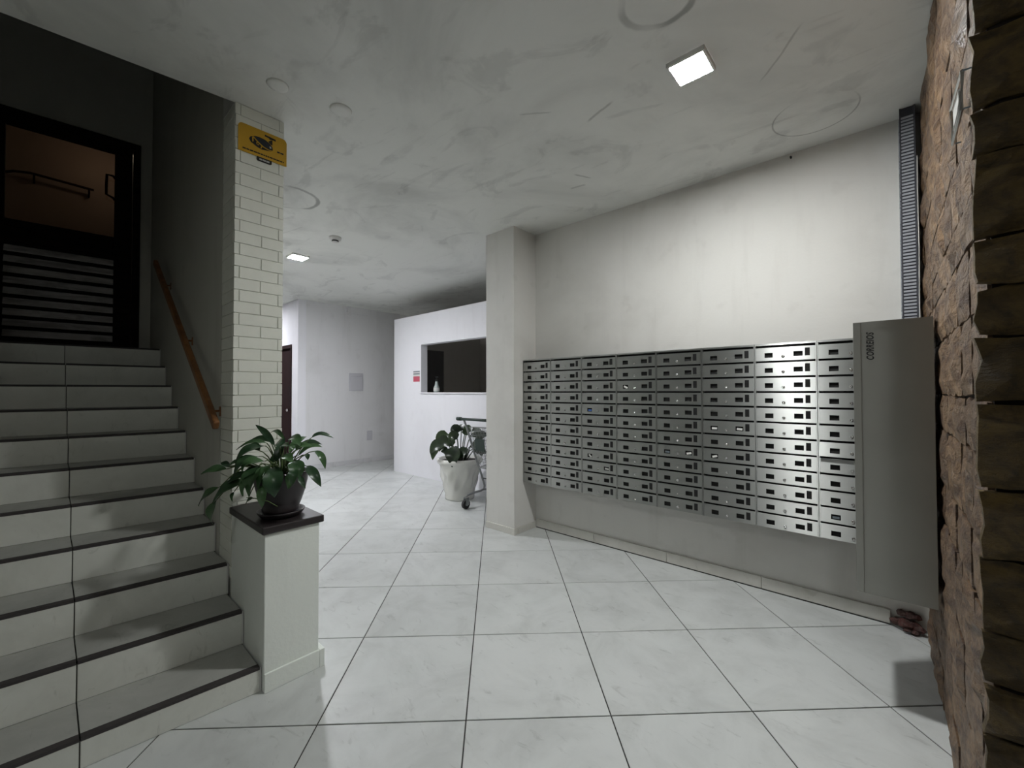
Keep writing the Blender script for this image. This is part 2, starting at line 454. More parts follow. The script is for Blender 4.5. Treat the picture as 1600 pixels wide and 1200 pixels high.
# skirting boards made of tile strips
def skirting(name, runs, h=.085, t=.014, seg=.6, mat='skirting', gap=0.0):
    root = bpy.data.objects.new(name, None); col.objects.link(root); root['kind'] = 'structure'
    for (x0, y0, x1, y1, nx, ny) in runs:
        L = math.hypot(x1 - x0, y1 - y0); n = max(1, round(L / seg)); ux, uy = (x1 - x0) / L, (y1 - y0) / L
        for i in range(n):
            a = L * i / n + (.001 if i else 0); b = L * (i + 1) / n - (.001 if i < n - 1 else 0)
            poly = [(x0 + ux * a, y0 + uy * a), (x0 + ux * b, y0 + uy * b), (x0 + ux * b + nx * t, y0 + uy * b + ny * t), (x0 + ux * a + nx * t, y0 + uy * a + ny * t)]
            if gap: link('joint', MB().prism([poly[0], poly[1], (poly[2][0] - nx * .002, poly[2][1] - ny * .002), (poly[3][0] - nx * .002, poly[3][1] - ny * .002)], 0, gap).mesh('joint', 'grout'), root)
            link('skirting_tile', MB().prism(poly, gap, h).mesh('skirting_tile', mat), root, bevel=.003)
    return root
skirting('baseboard_right', [(-.506, 2.6, 2.09, 2.6, 0, -1)], gap=.008)
skirting('baseboard_pillar', [(-.89, 2.275, -.506, 2.275, 0, -1), (-.52, 2.275, -.52, 2.586, 1, 0)], .06)
skirting('baseboard_back', [(-5.3, 2.19, -5.3, 5.1, 1, 0)], .08, mat='skirting_cool')

# stone-clad wall by the entrance: every stone is its own block
ws = struct('wall_stone', MB().box(2.262, 2.9, .70, 2.9, 0, CEIL), 'stone_joint', 'rough brown and ochre stone-clad wall at the right edge')
def stone_mb(w, h, d, r):
    nx, nz = max(3, int(w / .045)), max(3, int(h / .035)); nx, nz = min(nx, 8), min(nz, 6)
    vs, fs = [], []
    for k in range(nz + 1):
        for i in range(nx + 1):
            u, v = i / nx, k / nz
            ed = min(u, 1 - u, v, 1 - v)
            jx = (r.random() - .5) * .012; jz = (r.random() - .5) * .012
            out = d * (.45 if ed == 0 else (.8 + .5 * (r.random() - .4)))
            vs.append((u * w + jx, -out, v * h + jz))
    n1 = len(vs)
    for k in range(nz):
        for i in range(nx):
            a = k * (nx + 1) + i; fs.append((a, a + 1, a + nx + 2, a + nx + 1))
    ring = [i for i in range(nx + 1)] + [(k + 1) * (nx + 1) - 1 for k in range(1, nz + 1)] + [nz * (nx + 1) + i for i in range(nx - 1, -1, -1)] + [k * (nx + 1) for k in range(nz - 1, 0, -1)]
    for i in ring: vs.append((vs[i][0], .004, vs[i][2]))
    m = len(ring)
    for i in range(m): fs.append((ring[(i + 1) % m], ring[i], n1 + i, n1 + (i + 1) % m))
    return MB().add(vs, fs)
def clad(W, H, origin, rz, mat, dmin, dmax, hmin, hmax, wmin, wmax):
    z = 0.0
    while z < H - .02:
        h = rnd.uniform(hmin, hmax)
        if H - z - h < .06: h = H - z
        x = 0.0
        while x < W - .01:
            w = rnd.uniform(wmin, wmax)
            if W - x - w < .08: w = W - x
            me = stone_mb(w - .008, h - .008, rnd.uniform(dmin, dmax), rnd).mesh('stone', mat)
            c, s = math.cos(rz), math.sin(rz)
            link('stone', me, ws, (origin[0] + c * (x + .004), origin[1] + s * (x + .004), z + .004), (0, 0, rz))
            x += w
        z += h
# long face looking down the lobby (normal -X), then the end looking at the entrance (normal -Y)
clad(1.893, CEIL - .002, (2.262, 2.595, 0), -math.pi / 2, 'stone_brown', .014, .028, .12, .30, .08, .24)
clad(.66, CEIL - .002, (2.234, .70, 0), 0.0, 'stone_yellow', .02, .05, .10, .19, .2, .4)

# ================================================================== STAIRS
NST, Z1, DZ, DX, X1 = 11, .110, .1606, .2576, -.02
st = thing('staircase', 'straight flight of grey tiled steps with dark nosing strips', 'staircase', (-1.3, -.6, 0))
def sx(x, y): return (x + SK * y, y)
def strip(x0, x1, y0, y1): return [sx(x0, y0), sx(x1, y0), sx(x1, y1), sx(x0, y1)]
core = MB()
XB = -3.10
for k in range(NST):
    z0 = 0 if k == 0 else Z1 + (k - 1) * DZ
    z1 = Z1 + k * DZ
    xf = X1 - k * DX
    xn = XB if k == NST - 1 else xf - DX
    core.prism(strip(xf - .009, XB, -1.298, -.003), z0 - (.012 if k else 0), z1 - .012)
    for (ya, yb) in ((-.567, -.009), (-1.136, -.571), (-1.297, -1.140)):
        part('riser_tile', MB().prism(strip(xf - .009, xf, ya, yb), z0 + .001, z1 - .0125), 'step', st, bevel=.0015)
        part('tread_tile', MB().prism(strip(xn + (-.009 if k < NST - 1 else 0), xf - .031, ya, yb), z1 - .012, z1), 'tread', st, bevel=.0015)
        part('nosing_strip', MB().prism(strip(xf - .030, xf + .001, ya, yb), z1 - .012, z1 + .0012), 'nosing', st, bevel=.001)
part('core', core, 'step_core', st)
for k in range(NST):
    z0 = 0 if k == 0 else Z1 + (k - 1) * DZ
    part('white_filler', MB().prism(strip(X1 - k * DX - .009, X1 - k * DX + .0006, -.0085, -.0035), z0 + .001, Z1 + k * DZ - .002), 'white', st)
ZL = Z1 + (NST - 1) * DZ           # landing height

# pedestal at the foot of the stairs
pd = thing('pedestal', 'white plastered pedestal with dark stone cap at the stair foot', 'pedestal', (-.25, .12, 0))
part('plinth', MB().box(-.50, 0, 0, .243, 0, .703), 'pedestal', pd, bevel=.004)
part('base_trim', MB().box(0.0005, .012, 0, .2432, 0, .085), 'pedestal', pd, bevel=.003)
part('base_trim', MB().box(-.5, .012, .2435, .268, 0, .085), 'pedestal', pd, bevel=.003)
part('cap', MB().box(-.499, .012, -.012, .262, .7035, .738), 'cap', pd, bevel=.005)

# brick-clad column above the pedestal
bc = thing('brick_column', 'white painted brick column standing behind the potted lily', 'column', (-.61, .12, 0))
part('core', MB().box(-.722, -.5045, .007, .236, .0, CEIL), 'mortar', bc)
CH = .0632
zz = CEIL - .004
courses = []
while zz - CH > .74:
    courses.append((zz - CH + .0030, zz)); zz -= CH
courses.append((.741, zz))
FX = -.499
for n, (a, b) in enumerate(courses):
    j = lambda: rnd.uniform(-.0012, .0012)
    if n % 2 == 0:
        part('brick', MB().box(-.508, FX + j(), .026, .215, a, b), 'brick', bc, bevel=.002)
        part('brick', MB().box(-.722, FX + j(), j(), .022, a, b), 'brick', bc, bevel=.002)
        part('brick', MB().box(-.722, FX + j(), .219, .243 + j(), a, b), 'brick', bc, bevel=.002)
    else:
        s = .128 + rnd.uniform(-.006, .006)
        part('brick', MB().box(-.517, FX + j(), j(), s - .002, a, b), 'brick', bc, bevel=.002)
        part('brick', MB().box(-.517, FX + j(), s + .002, .243 + j(), a, b), 'brick', bc, bevel=.002)
        part('brick', MB().box(-.722, -.521, j(), .020, a, b), 'brick', bc, bevel=.002)
        part('brick', MB().box(-.722, -.521, .222, .243, a, b), 'brick', bc, bevel=.002)
# lower courses seen beside the steps
zz = .735
n = 1
while zz - CH > .35:
    part('brick', MB().box(-.722, -.505, .0 , .02, zz - CH + .0030, zz), 'brick', bc, bevel=.002); zz -= CH

# CCTV notice on the column
sg = thing('surveillance_sign', 'yellow sign with a black camera symbol on the brick column', 'sign', (-.494, .135, 2.73))
SY0, SY1, SZ0, SZ1 = .012, .256, 2.652, 2.806
def rounded_top(y0, y1, z0, z1, r):
    p = [(y0, z0), (y1, z0)]
    for k in range(7): a = math.pi / 2 * k / 6; p.append((y1 - r + r * math.cos(a), z1 - r + r * math.sin(a)))
    for k in range(7): a = math.pi / 2 + math.pi / 2 * k / 6; p.append((y0 + r + r * math.cos(a), z1 - r + r * math.sin(a)))
    return p
part('plate', MB().prism_yz(rounded_top(SY0, SY1, SZ0, SZ1, .022), -.496, -.493), 'yellow', sg)
def sy(u): return SY0 + u * (SY1 - SY0)
def sz(v): return SZ0 + v * (SZ1 - SZ0)
def decal(name, pts, mat, lvl=1, par=sg):
    return part(name, MB().prism_yz([(sy(u), sz(v)) for u, v in pts], -.4932, -.493 + .0006 * lvl), mat, par)
decal('camera_symbol', [(.21, .53), (.24, .62), (.33, .70), (.43, .72), (.54, .70), (.63, .63), (.69, .53), (.70, .42), (.66, .36), (.58, .33), (.46, .30), (.36, .34), (.29, .40), (.25, .42)], 'black', 1)
decal('camera_symbol', [(.32, .67), (.43, .70), (.54, .68), (.62, .61), (.67, .52), (.68, .45), (.60, .42), (.50, .46), (.40, .55)], 'navy', 2)
decal('camera_symbol', [(.275, .64), (.305, .655), (.40, .53), (.50, .43), (.62, .385), (.69, .40), (.69, .375), (.60, .36), (.48, .405), (.375, .51)], 'yellow', 3)
decal('camera_symbol', [(.27, .62), (.295, .63), (.30, .48), (.275, .46)], 'yellow', 3)
decal('camera_symbol', [(.355, .50), (.385, .51), (.415, .45), (.40, .40), (.36, .43)], 'yellow', 3)
decal('camera_symbol', [(.375, .48), (.395, .485), (.405, .45), (.39, .425), (.37, .45)], 'black', 4)
decal('camera_symbol', [(.455, .41), (.475, .40), (.46, .32), (.44, .33)], 'yellow', 3)
decal('camera_symbol', [(.625, .52), (.66, .52), (.665, .46), (.635, .45)], 'lightprint', 3)
decal('camera_symbol', [(.60, .68), (.66, .77), (.69, .77), (.69, .60), (.66, .60)], 'black', 1)
decal('camera_symbol', [(.62, .78), (.70, .79), (.70, .84), (.62, .83)], 'black', 1)
decal('camera_symbol', [(.53, .89), (.76, .86), (.76, .79), (.53, .83)], 'black', 1)
x = .085
while x < .93:                    # the printed line, too small to read in the photograph
    w = rnd.uniform(.03, .075); decal('printed_line', [(x, .10), (min(x + w, .94), .10), (min(x + w, .94), .145), (x, .145)], 'black', 1); x += w + .010
for x0, x1 in ((.79, .85), (.86, .93)):
    decal('printed_line', [(x0, .40), (x1, .40), (x1, .455), (x0, .455)], 'black', 1)
tb = part('name_tab', MB().prism_yz([(sy(.37), SZ0 + .001), (sy(.37), SZ0 - .017), (sy(.39), SZ0 - .022), (sy(.66), SZ0 - .022), (sy(.68), SZ0 - .017), (sy(.68), SZ0 + .001)], -.496, -.4925), 'black', sg)
for x0, x1 in ((.42, .48), (.49, .555), (.565, .63)):
    part('printed_line', MB().prism_yz([(sy(x0), SZ0 - .016), (sy(x1), SZ0 - .016), (sy(x1), SZ0 - .007), (sy(x0), SZ0 - .007)], -.4925, -.4921), 'lightprint', sg)

# handrail on the stair wall
hr = thing('handrail', 'brown wooden handrail fixed to the stair wall', 'handrail', (-1.5, 0, 1.1))
A = Vector((-.545, -.062, 1.165)); B = Vector((-2.46, -.062, 2.43)); D = (B - A).normalized(); N = Vector((0, 1, 0)); Uv = D.cross(N).normalized()
if Uv.z < 0: Uv = -Uv
def bar(a, b, w, h):
    vs = []
    for p in (a, b):
        for s1, s2 in ((-1, -1), (1, -1), (1, 1), (-1, 1)): vs.append(p + N * s1 * w / 2 + Uv * s2 * h / 2)
    return MB().add(vs, [(3, 2, 1, 0), (4, 5, 6, 7), (0, 1, 5, 4), (1, 2, 6, 5), (2, 3, 7, 6), (3, 0, 4, 7)])
part('rail', bar(A, B, .030, .048), 'rail', hr, bevel=.008)
for t in (.10, .46, .86):
    p = A + (B - A) * t
    part('bracket', MB().tube([p + Vector((0, 0, -.02)), p + Vector((0, .006, -.045)), p + Vector((0, .040, -.055)), p + Vector((0, .061, -.055))], .006, 8), 'rail', hr, smooth=True)
    part('wall_plate', MB().box(p.x - .014, p.x + .014, -.004, -.0002, p.z - .085, p.z - .03), 'rail', hr, bevel=.001)

# ---------------------------------------------------------------- door at the head of the stairs
DR = math.atan(SK)
def drot(o): o.rotation_euler = (0, 0, -DR); o.location = (-3.14, 0, ZL); return o
dw = MB().box(-.14, 0, -.085, -.004, 0, 5.2 - ZL).box(-.14, 0, -1.31, -1.02, 0, 5.2 - ZL).box(-.14, 0, -1.02, -.085, 1.96, 5.2 - ZL)
drot(struct('wall_stair_head', dw, 'wall_stair'))
d1 = bpy.data.objects.new('door_1', None); col.objects.link(d1); drot(d1); d1['kind'] = 'structure'
d1['label'] = 'dark wooden door with glass above weathered louvre slats at stair top'
def dpart(name, mb, mat, par=d1, bevel=.003): return link(name, mb.mesh(name, mat), par, bevel=bevel)
fr = MB().box(-.10, .02, -.140, -.086, 0, 1.955).box(-.10, .02, -1.019, -.965, 0, 1.955).box(-.10, .02, -.965, -.140, 1.90, 1.955)
dpart('frame', fr, 'doorwood')
lf = dpart('stile', MB().box(-.07, -.03, -.265, -.142, .01, 1.898), 'doorwood')
dpart('stile', MB().box(-.07, -.03, -.963, -.915, .01, 1.898), 'doorwood')
dpart('top_rail', MB().box(-.07, -.03, -.915, -.265, 1.835, 1.898), 'doorwood')
dpart('middle_rail', MB().box(-.07, -.03, -.915, -.265, .875, 1.055), 'doorwood')
dpart('bottom_rail', MB().box(-.07, -.03, -.915, -.265, .01, .075), 'doorwood')
dpart('glass_pane', MB().box(-.053, -.047, -.915, -.265, 1.055, 1.835), 'glass', bevel=0)
dpart('backing_panel', MB().box(-.069, -.064, -.915, -.265, .075, .875), 'doorwood', bevel=0)
for k in range(9):
    z = .085 + k * .0875
    vs = [(-.062, -.915, z + .030), (-.030, -.915, z), (-.024, -.915, z + .006), (-.052, -.915, z + .060), (-.062, -.915, z + .060)]
    n5 = len(vs); vs2 = [(a, -.265, c) for a, b, c in vs]
    m = MB().add(vs + vs2, [tuple(range(n5)), tuple(reversed(range(n5, 2 * n5)))] + [((i + 1) % n5, i, n5 + i, n5 + (i + 1) % n5) for i in range(n5)])
    dpart('slat', m, 'slat', bevel=.002)
h = dpart('pull_handle', MB().tube([(-.03, -.262, 1.60), (.02, -.275, 1.60), (.02, -.315, 1.60), (.02, -.318, 1.50), (.02, -.318, 1.42), (.02, -.275, 1.40), (-.03, -.262, 1.40)], .010, 8), 'hallwood', bevel=0)
# room beyond that door
struct('floor_landing', MB().box(-5.15, -3.30, -1.3, -.0, ZL - .15, ZL), 'step_core')
struct('wall_landing_back', MB().box(-5.3, -5.15, -1.3, 0, ZL - .15, 4.75), 'wall_tan', 'tan wall seen through the door glass')
struct('ceiling_landing', MB().box(-5.3, -3.42, -1.3, 0, 4.75, 4.85), 'wall_tan')
hl = thing('landing_handrail', 'thin dark handrail on the tan wall behind the door glass', 'handrail', (-5.1, -.6, 3.7))
part('rail', MB().tube([(-5.07, -1.02, 3.74), (-5.07, -.93, 3.79), (-5.07, -.81, 3.815), (-5.07, -.30, 3.80)], .014, 8), 'hallwood', hl, smooth=True)
for y, z in ((-.78, 3.775), (-.34, 3.765)):
    part('bracket', MB().tube([(-5.07, y, z + .03), (-5.08, y, z - .02), (-5.149, y, z - .04)], .009, 8), 'hallwood', hl, smooth=True)
ll = thing('landing_lamp', 'small warm wall lamp glimpsed at the top of the door glass', 'lamp', (-4.6, -.13, 4.12))
part('base', MB().lathe([(.03, 0), (.03, .012), (.02, .02)], (-4.6, -.12, 4.17), 16), 'white', ll, smooth=True)
MAT['warm_bulb'] = emis_mat('warm_bulb', 22, (1.0, .78, .58))
part('bulb', MB().lathe([(.004, -.05), (.025, -.035), (.03, -.01), (.02, .0)], (-4.6, -.12, 4.17), 16), 'warm_bulb', ll, smooth=True)
part('arm', MB().box(-4.61, -4.59, -.12, -.0, 4.19, 4.205), 'white', ll)

# ---------------------------------------------------------------- doors of the lobby
d2 = bpy.data.objects.new('door_2', None); col.objects.link(d2); d2['kind'] = 'structure'; d2['label'] = 'dark brown door at the end of the lobby behind the brick column'
part('frame', MB().box(-5.615, -5.56, 2.155, 2.30, 0, 2.16).box(-6.46, -6.405, 2.155, 2.30, 0, 2.16).box(-6.405, -5.615, 2.155, 2.30, 2.10, 2.16), 'hallwood', d2, bevel=.003)
lfd = part('leaf', MB().box(-6.405, -5.615, 2.20, 2.24, .005, 2.10), 'hallwood', d2, bevel=.003)
k = part('knob', MB().lathe([(.012, 0), (.012, .03), (.026, .045), (.026, .06), (.012, .07)], (0, 0, 0), 14), 'chrome', d2, smooth=True)
k.location = (-5.69, 2.20, 1.02); k.rotation_euler = (math.pi / 2, 0, 0)
d3 = bpy.data.objects.new('door_3', None); col.objects.link(d3); d3['kind'] = 'structure'; d3['label'] = 'dark door inside the unlit reception'
part('frame', MB().box(-4.0098, -3.985, 3.41, 3.46, 0, 2.13).box(-4.0098, -3.985, 4.24, 4.29, 0, 2.13).box(-4.0098, -3.985, 3.46, 4.24, 2.08, 2.13), 'wall_dark', d3)
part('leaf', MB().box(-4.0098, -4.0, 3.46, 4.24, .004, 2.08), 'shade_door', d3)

# ================================================================== LAMPS
def panel_lamp(name, label, x, y, s, power, group='square ceiling lamps'):
    t = thing(name, label, 'lamp', (x, y, CEIL), 0, group)
    key = 'diffuser_%s' % label; MAT[key] = emis_mat('lamp_diffuser', power[0], power[1])
    h = s / 2
    m = MB()
    for a in ((-h, h, -h, -h + .012), (-h, h, h - .012, h), (-h, -h + .012, -h + .012, h - .012), (h - .012, h, -h + .012, h - .012)):
        m.box(x + a[0], x + a[1], y + a[2], y + a[3], CEIL - .024, CEIL - .0005)
    part('frame', m, 'white', t, bevel=.002)
    part('diffuser', MB().box(x - h + .012, x + h - .012, y - h + .012, y + h - .012, CEIL - .022, CEIL - .004), key, t)
    return t
panel_lamp('ceiling_lamp', 'glowing square ceiling lamp nearest the mailboxes', 1.41, 1.385, .176, LAMP_MAIN)
panel_lamp('ceiling_lamp', 'glowing square ceiling lamp right beside the brick column', -2.95, 1.26, .19, LAMP_BACK)
panel_lamp('ceiling_lamp', 'square ceiling lamp over the corridor hidden behind the stair wall', -6.5, 1.2, .19, LAMP_HALL)

panel_lamp('ceiling_lamp', 'added square fill lamp by the entrance, unseen behind the viewpoint', 2.6, -1.75, .185, LAMP_ENTRY_FILL)  # fill lamp added out of view to brighten the stairs, brick and slats

# small round ceiling covers and the smoke detector
for (x, y, r, lab) in ((-.148, .413, .058, 'small round ceiling cover plate farther from the yellow sign'), (-.205, .109, .052, 'small faint round ceiling cover plate nearest the stairwell edge')):
    o = MB().lathe([(r * .55, -.010), (r * .9, -.008), (r, -.0005)], (x, y, CEIL), 28).mesh('ceiling_cover', 'ceiling', True, (x, y, CEIL))
    oo = link('ceiling_cover', o, None, (x, y, CEIL)); tag(oo, lab, 'cover plate', 'round ceiling covers')
sd = thing('smoke_detector', 'small white smoke detector with black slot on the ceiling', 'smoke detector', (-2.06, 1.28, CEIL))
part('base', MB().lathe([(.05, -.03), (.058, -.022), (.06, -.0005)], (-2.06, 1.28, CEIL), 20), 'white', sd, smooth=True)
part('sensor', MB().lathe([(.012, -.052), (.03, -.048), (.032, -.03)], (-2.06, 1.28, CEIL), 20), 'white', sd, smooth=True)
part('slot', MB().lathe([(.033, -.0455), (.033, -.034)], (-2.06, 1.28, CEIL), 20), 'black', sd)
tag(link('cable_stub', MB().tube([(0, 0, 0), (0, -.02, -.006), (.004, -.03, -.02)], .006, 8).mesh('cable_stub', 'black'), None, (1.64, 2.598, 2.885)), 'tiny black cable stub at the top of the mailbox wall', 'cable')

# ================================================================== MAILBOXES
CW, NR = .325, 12
MZ0, MZ1, MY = .478, 1.645, 2.40
ROW = (MZ1 - MZ0 - .016) / NR
PH = ROW - .0125
WX0, WX1 = .006, CW - .006
def door_plate():
    w = WX1 - WX0
    def X(u): return u * w
    def Z(v): return (1 - v) * PH           # v measured from the top
    holes = [(.155, .30, .40, .76), (.65, .80, .36, .72), (.835, .915, .14, .72)]
    xs = sorted({0, 1} | {a for h in holes for a in h[:2]}); zs = sorted({0, 1} | {a for h in holes for a in h[2:]})
    m = MB(); TH = .0016
    for i in range(len(xs) - 1):
        for j in range(len(zs) - 1):
            cx, cz = (xs[i] + xs[i + 1]) / 2, (zs[j] + zs[j + 1]) / 2
            if any(h[0] < cx < h[1] and h[2] < cz < h[3] for h in holes): continue
            x0, x1, z1, z0 = X(xs[i]), X(xs[i + 1]), Z(zs[j]), Z(zs[j + 1])
            m.add([(x0, 0, z0), (x1, 0, z0), (x1, 0, z1), (x0, 0, z1)], [(0, 1, 2, 3)])
    def rim(x0, x1, z0, z1, inward, d):
        p = [(x0, z0), (x1, z0), (x1, z1), (x0, z1)]
        vs = [(a, 0, b) for a, b in p] + [(a, d, b) for a, b in p]
        fs = [(i, (i + 1) % 4, 4 + (i + 1) % 4, 4 + i) for i in range(4)]
        if not inward: fs = [tuple(reversed(f)) for f in fs]
        m.add(vs, fs)
    for h in holes: rim(X(h[0]), X(h[1]), Z(h[3]), Z(h[2]), True, .003)
    rim(0, w, 0, PH, False, .010)
    return m, holes, X, Z
pm_, HOLES, HX, HZ = door_plate()
ME_DOOR = pm_.mesh('door', 'steel')
def pane(h, y, inset=0.0):
    return MB().box(HX(h[0]) + inset, HX(h[1]) - inset, y, y + .001, HZ(h[3]) + inset, HZ(h[2]) - inset)
ME_WIN1 = pane(HOLES[0], .012).mesh('name_window', 'dark'); ME_WIN2 = pane(HOLES[1], .012).mesh('name_window', 'dark')
gm = MB(); h3 = HOLES[2]; zc = (HZ(h3[2]) + HZ(h3[3])) / 2
gm.box(HX(h3[0]), HX(h3[1]), .002, .004, zc + .001, HZ(h3[2])).box(HX(h3[0]), HX(h3[1]), .002, .004, HZ(h3[3]), zc - .001)
gm.box(HX(h3[0]) + .004, HX(h3[1]) - .004, .001, .002, zc + .010, zc + .014).box(HX(h3[0]) + .004, HX(h3[1]) - .004, .001, .002, zc - .014, zc - .010)
ME_GR = gm.mesh('number_holder', 'plastic')
lm = MB().lathe([(.0085, 0), (.0085, .003), (.0065, .0045), (.0035, .0045), (.0035, .0035)], (0, 0, 0), 16)
ME_LOCK = lm.mesh('lock', 'chrome', True)
def column(loc, rz, label, depth, ajar=None):
    t = thing('mailbox_cabinet', label, 'mailboxes', loc, rz, 'steel mailbox columns')
    H = MZ1 - MZ0
    hs = MB()
    hs.box(0, .005, 0, depth, 0, H).box(CW - .005, CW, 0, depth, 0, H)           # side sheets
    hs.box(.005, CW - .005, .001, depth, H - .012, H).box(.005, CW - .005, .004, depth, 0, .003)
    hs.box(.005, CW - .005, depth - .004, depth, .003, H - .012)
    link('housing', hs.mesh('housing', 'steel'), t)
    link('liner', MB().box(.0055, CW - .0055, .034, .038, .003, H - .012).mesh('liner', 'dark'), t)
    for r in range(NR):
        z = H - .014 - (r + 1) * ROW + (ROW - PH) * .0
        d = link('door', ME_DOOR, t, (WX0, .001, z))
        d.rotation_euler = (math.radians(rnd.uniform(-.25, .25)), 0, math.radians(rnd.uniform(-.35, .35)))
        if ajar == r: d.rotation_euler = (math.radians(-14), 0, 0); d.location = (WX0, -.018, z + .002)
        link('name_window', ME_WIN1, d); link('name_window', ME_WIN2, d)
        link('number_holder', ME_GR, d)
        link('lock', ME_LOCK, d, (HX(.475), 0, HZ(.70)), (math.pi / 2, 0, 0))
    return t
ordn = ['touching the pillar', 'second from the pillar', 'third from the pillar', 'fourth from the pillar', 'fifth from the pillar', 'sixth from the pillar', 'with the bright lamp streak, seventh from the pillar', 'half hidden by the tall steel side panel']
MX0 = -.512
cols = [column((MX0 + i * .328, MY, MZ0), 0, 'stainless steel mailbox column ' + ordn[i], .199, 6 if i == 7 else None) for i in range(8)]
rc = column((1.982, 2.03, MZ0 - .002), -math.pi / 2, 'steel mailbox column on the stone wall with lettered side panel', .250)
# its side panel faces the entrance: lip, sheet and lettering
sp = link('side_panel', MB().box(CW, CW + .002, 0, .250, 0, MZ1 - MZ0).mesh('side_panel', 'steel_dull'), rc)
link('panel_lip', MB().box(CW + .002, CW + .005, 0, .026, .002, MZ1 - MZ0 - .002).mesh('panel_lip', 'steel_dull'), rc, bevel=.001)
tx = link('lettering', text_mesh('CORREIOS', .030, 'black', .0003, .25, 1.10, .0009), rc)
tx['label'] = 'black sideways lettering'
# text plane: reading direction = up, letters' top towards the lobby; local axes of the column: x -> -Y, y -> +X
bb = [Vector(c) for c in tx.bound_box]; tw = max(b.x for b in bb)
s = .122 / tw
tx.matrix_local = Matrix.Translation((CW + .0027, .068, 1.0)) @ Matrix(((0, 0, 1, 0), (0, -1, 0, 0), (1, 0, 0, 0), (0, 0, 0, 1))) @ Matrix.Diagonal((s, s * 1.45, 1, 1))

# letters showing in a few windows: (column, row from top, window, tilt, paper)
for (c, r, w, tilt, mat, lab) in ((3, 2, 0, 25, 'paper', 'white letter corner showing in an upper box of the fourth column'), (2, 4, 0, 0, 'bluepaper', 'blue slip behind a window of the third mailbox column'),
        (2, 8, 0, 40, 'paper', 'white letter in a lower left window of the third column'), (2, 9, 1, 5, 'paper', 'white letter strip low in the third mailbox column'),
        (4, 7, 1, -12, 'paper', 'folded white letter in the right window of the fifth column'), (4, 7, 0, 3, 'greyprint', 'grey slip in the left window of the fifth column'),
        (5, 5, 0, 0, 'paper', 'white letter in a left window halfway up the sixth column'), (5, 5, 1, 4, 'paper', 'white letter in a right window halfway up the sixth column'),
        (5, 7, 0, -14, 'paper', 'crumpled white letter in a lower left window of the sixth column'), (7, 10, 0, 0, 'greyprint', 'grey slip near the bottom of the column by the steel panel')):
    hh = HOLES[w]; w_, h_ = (HX(hh[1]) - HX(hh[0])) * .72, (HZ(hh[2]) - HZ(hh[3])) * .46
    me = MB().box(-w_ / 2, w_ / 2, 0, .0012, -h_ / 2, h_ / 2).add([(-w_ / 2, -.001, -h_ / 2), (w_ / 2, -.001, -h_ / 2), (0, -.0015, h_ * .1)], [(0, 1, 2)]).mesh('letter', mat)
    z = MZ0 + (MZ1 - MZ0) - .014 - (r + 1) * ROW + (HZ(hh[2]) + HZ(hh[3])) / 2
    o = link('letter', me, None, (MX0 + c * .328 + WX0 + (HX(hh[0]) + HX(hh[1])) / 2, MY + .0065, z - h_ * .2), (0, math.radians(tilt), 0))
    tag(o, lab, 'letter', 'letters in mailbox windows')

# grey slotted duct in the corner and the pale cable beside it
du = thing('cable_duct', 'grey slotted cable duct running up the corner beside the stone wall', 'cable duct', (2.19, 2.55, 1.2))
part('channel', MB().box(2.163, 2.221, 2.49, 2.599, 1.2, CEIL - .001), 'ductdark', du)
ribs = MB(); z = 1.2
while z < CEIL - .06:
    ribs.box(2.167, 2.217, 2.484, 2.490, z, z + .011); ribs.box(2.158, 2.163, 2.50, 2.599, z, z + .011); z += .0185
part('slotted_fingers', ribs, 'duct', du)
part('edge_rail', MB().box(2.160, 2.166, 2.483, 2.490, 1.2, CEIL - .001).box(2.218, 2.224, 2.483, 2.490, 1.2, CEIL - .001), 'ductdark', du)
tag(link('thin_cable', MB().tube([(2.229, 2.476, 2.62), (2.228, 2.474, 2.4), (2.230, 2.473, 2.1), (2.228, 2.474, 1.85), (2.229, 2.476, 1.5)], .0025, 6).mesh('thin_cable', 'white'), None), 'thin pale cable hanging between the duct and the stone wall', 'cable')

# small metal plate frame on the stone wall
em = thing('metal_wall_plate', 'small pale metal frame ornament fixed high on the brown stone', 'wall plate', (2.215, .82, 2.03))
XE = 2.222
q = [(.675, 2.05), (.885, 2.066), (.858, 1.968), (.700, 1.977)]
part('frame', MB().tube([(XE, y, z) for y, z in q], .004, 6, closed=True), 'chrome', em)
q2 = [(.720, 2.032), (.838, 2.042), (.825, 1.988), (.742, 1.992)]
part('inner_frame', MB().tube([(XE, y, z) for y, z in q2], .003, 6, closed=True), 'chrome', em)
part('inner_plate', MB().prism_yz(q2, XE - .001, XE + .002), 'lightprint', em)
for y, z in q: part('stud', MB().tube([(XE, y, z), (XE + .014, y, z)], .002, 6), 'greyprint', em)

# broken masonry at the wall corner
rb = thing('broken_masonry', 'broken reddish masonry at the wall foot beside the stone wall', 'rubble', (2.16, 2.56, 0))
def chunk(c, s, r):
    vs = []; fs = []
    m = MB().lathe([(s * .3, -s * .6), (s * .8, -s * .35), (s, .05 * s), (s * .7, s * .5), (s * .25, s * .65)], (0, 0, 0), 7)
    m.v = [(c[0] + x * r.uniform(.75, 1.25), c[1] + y * r.uniform(.75, 1.25), c[2] + z * r.uniform(.8, 1.2)) for x, y, z in m.v]
    return m
for (x, y, z, s) in ((2.115, 2.578, .035, .03), (2.15, 2.565, .04, .038), (2.185, 2.57, .035, .036), (2.205, 2.555, .03, .028), (2.135, 2.582, .088, .026), (2.172, 2.58, .085, .03), (2.20, 2.578, .085, .024), (2.155, 2.535, .018, .018), (2.19, 2.53, .016, .016)):
    part('masonry_chunk', chunk((x, y, z), s, rnd), 'rubble', rb)

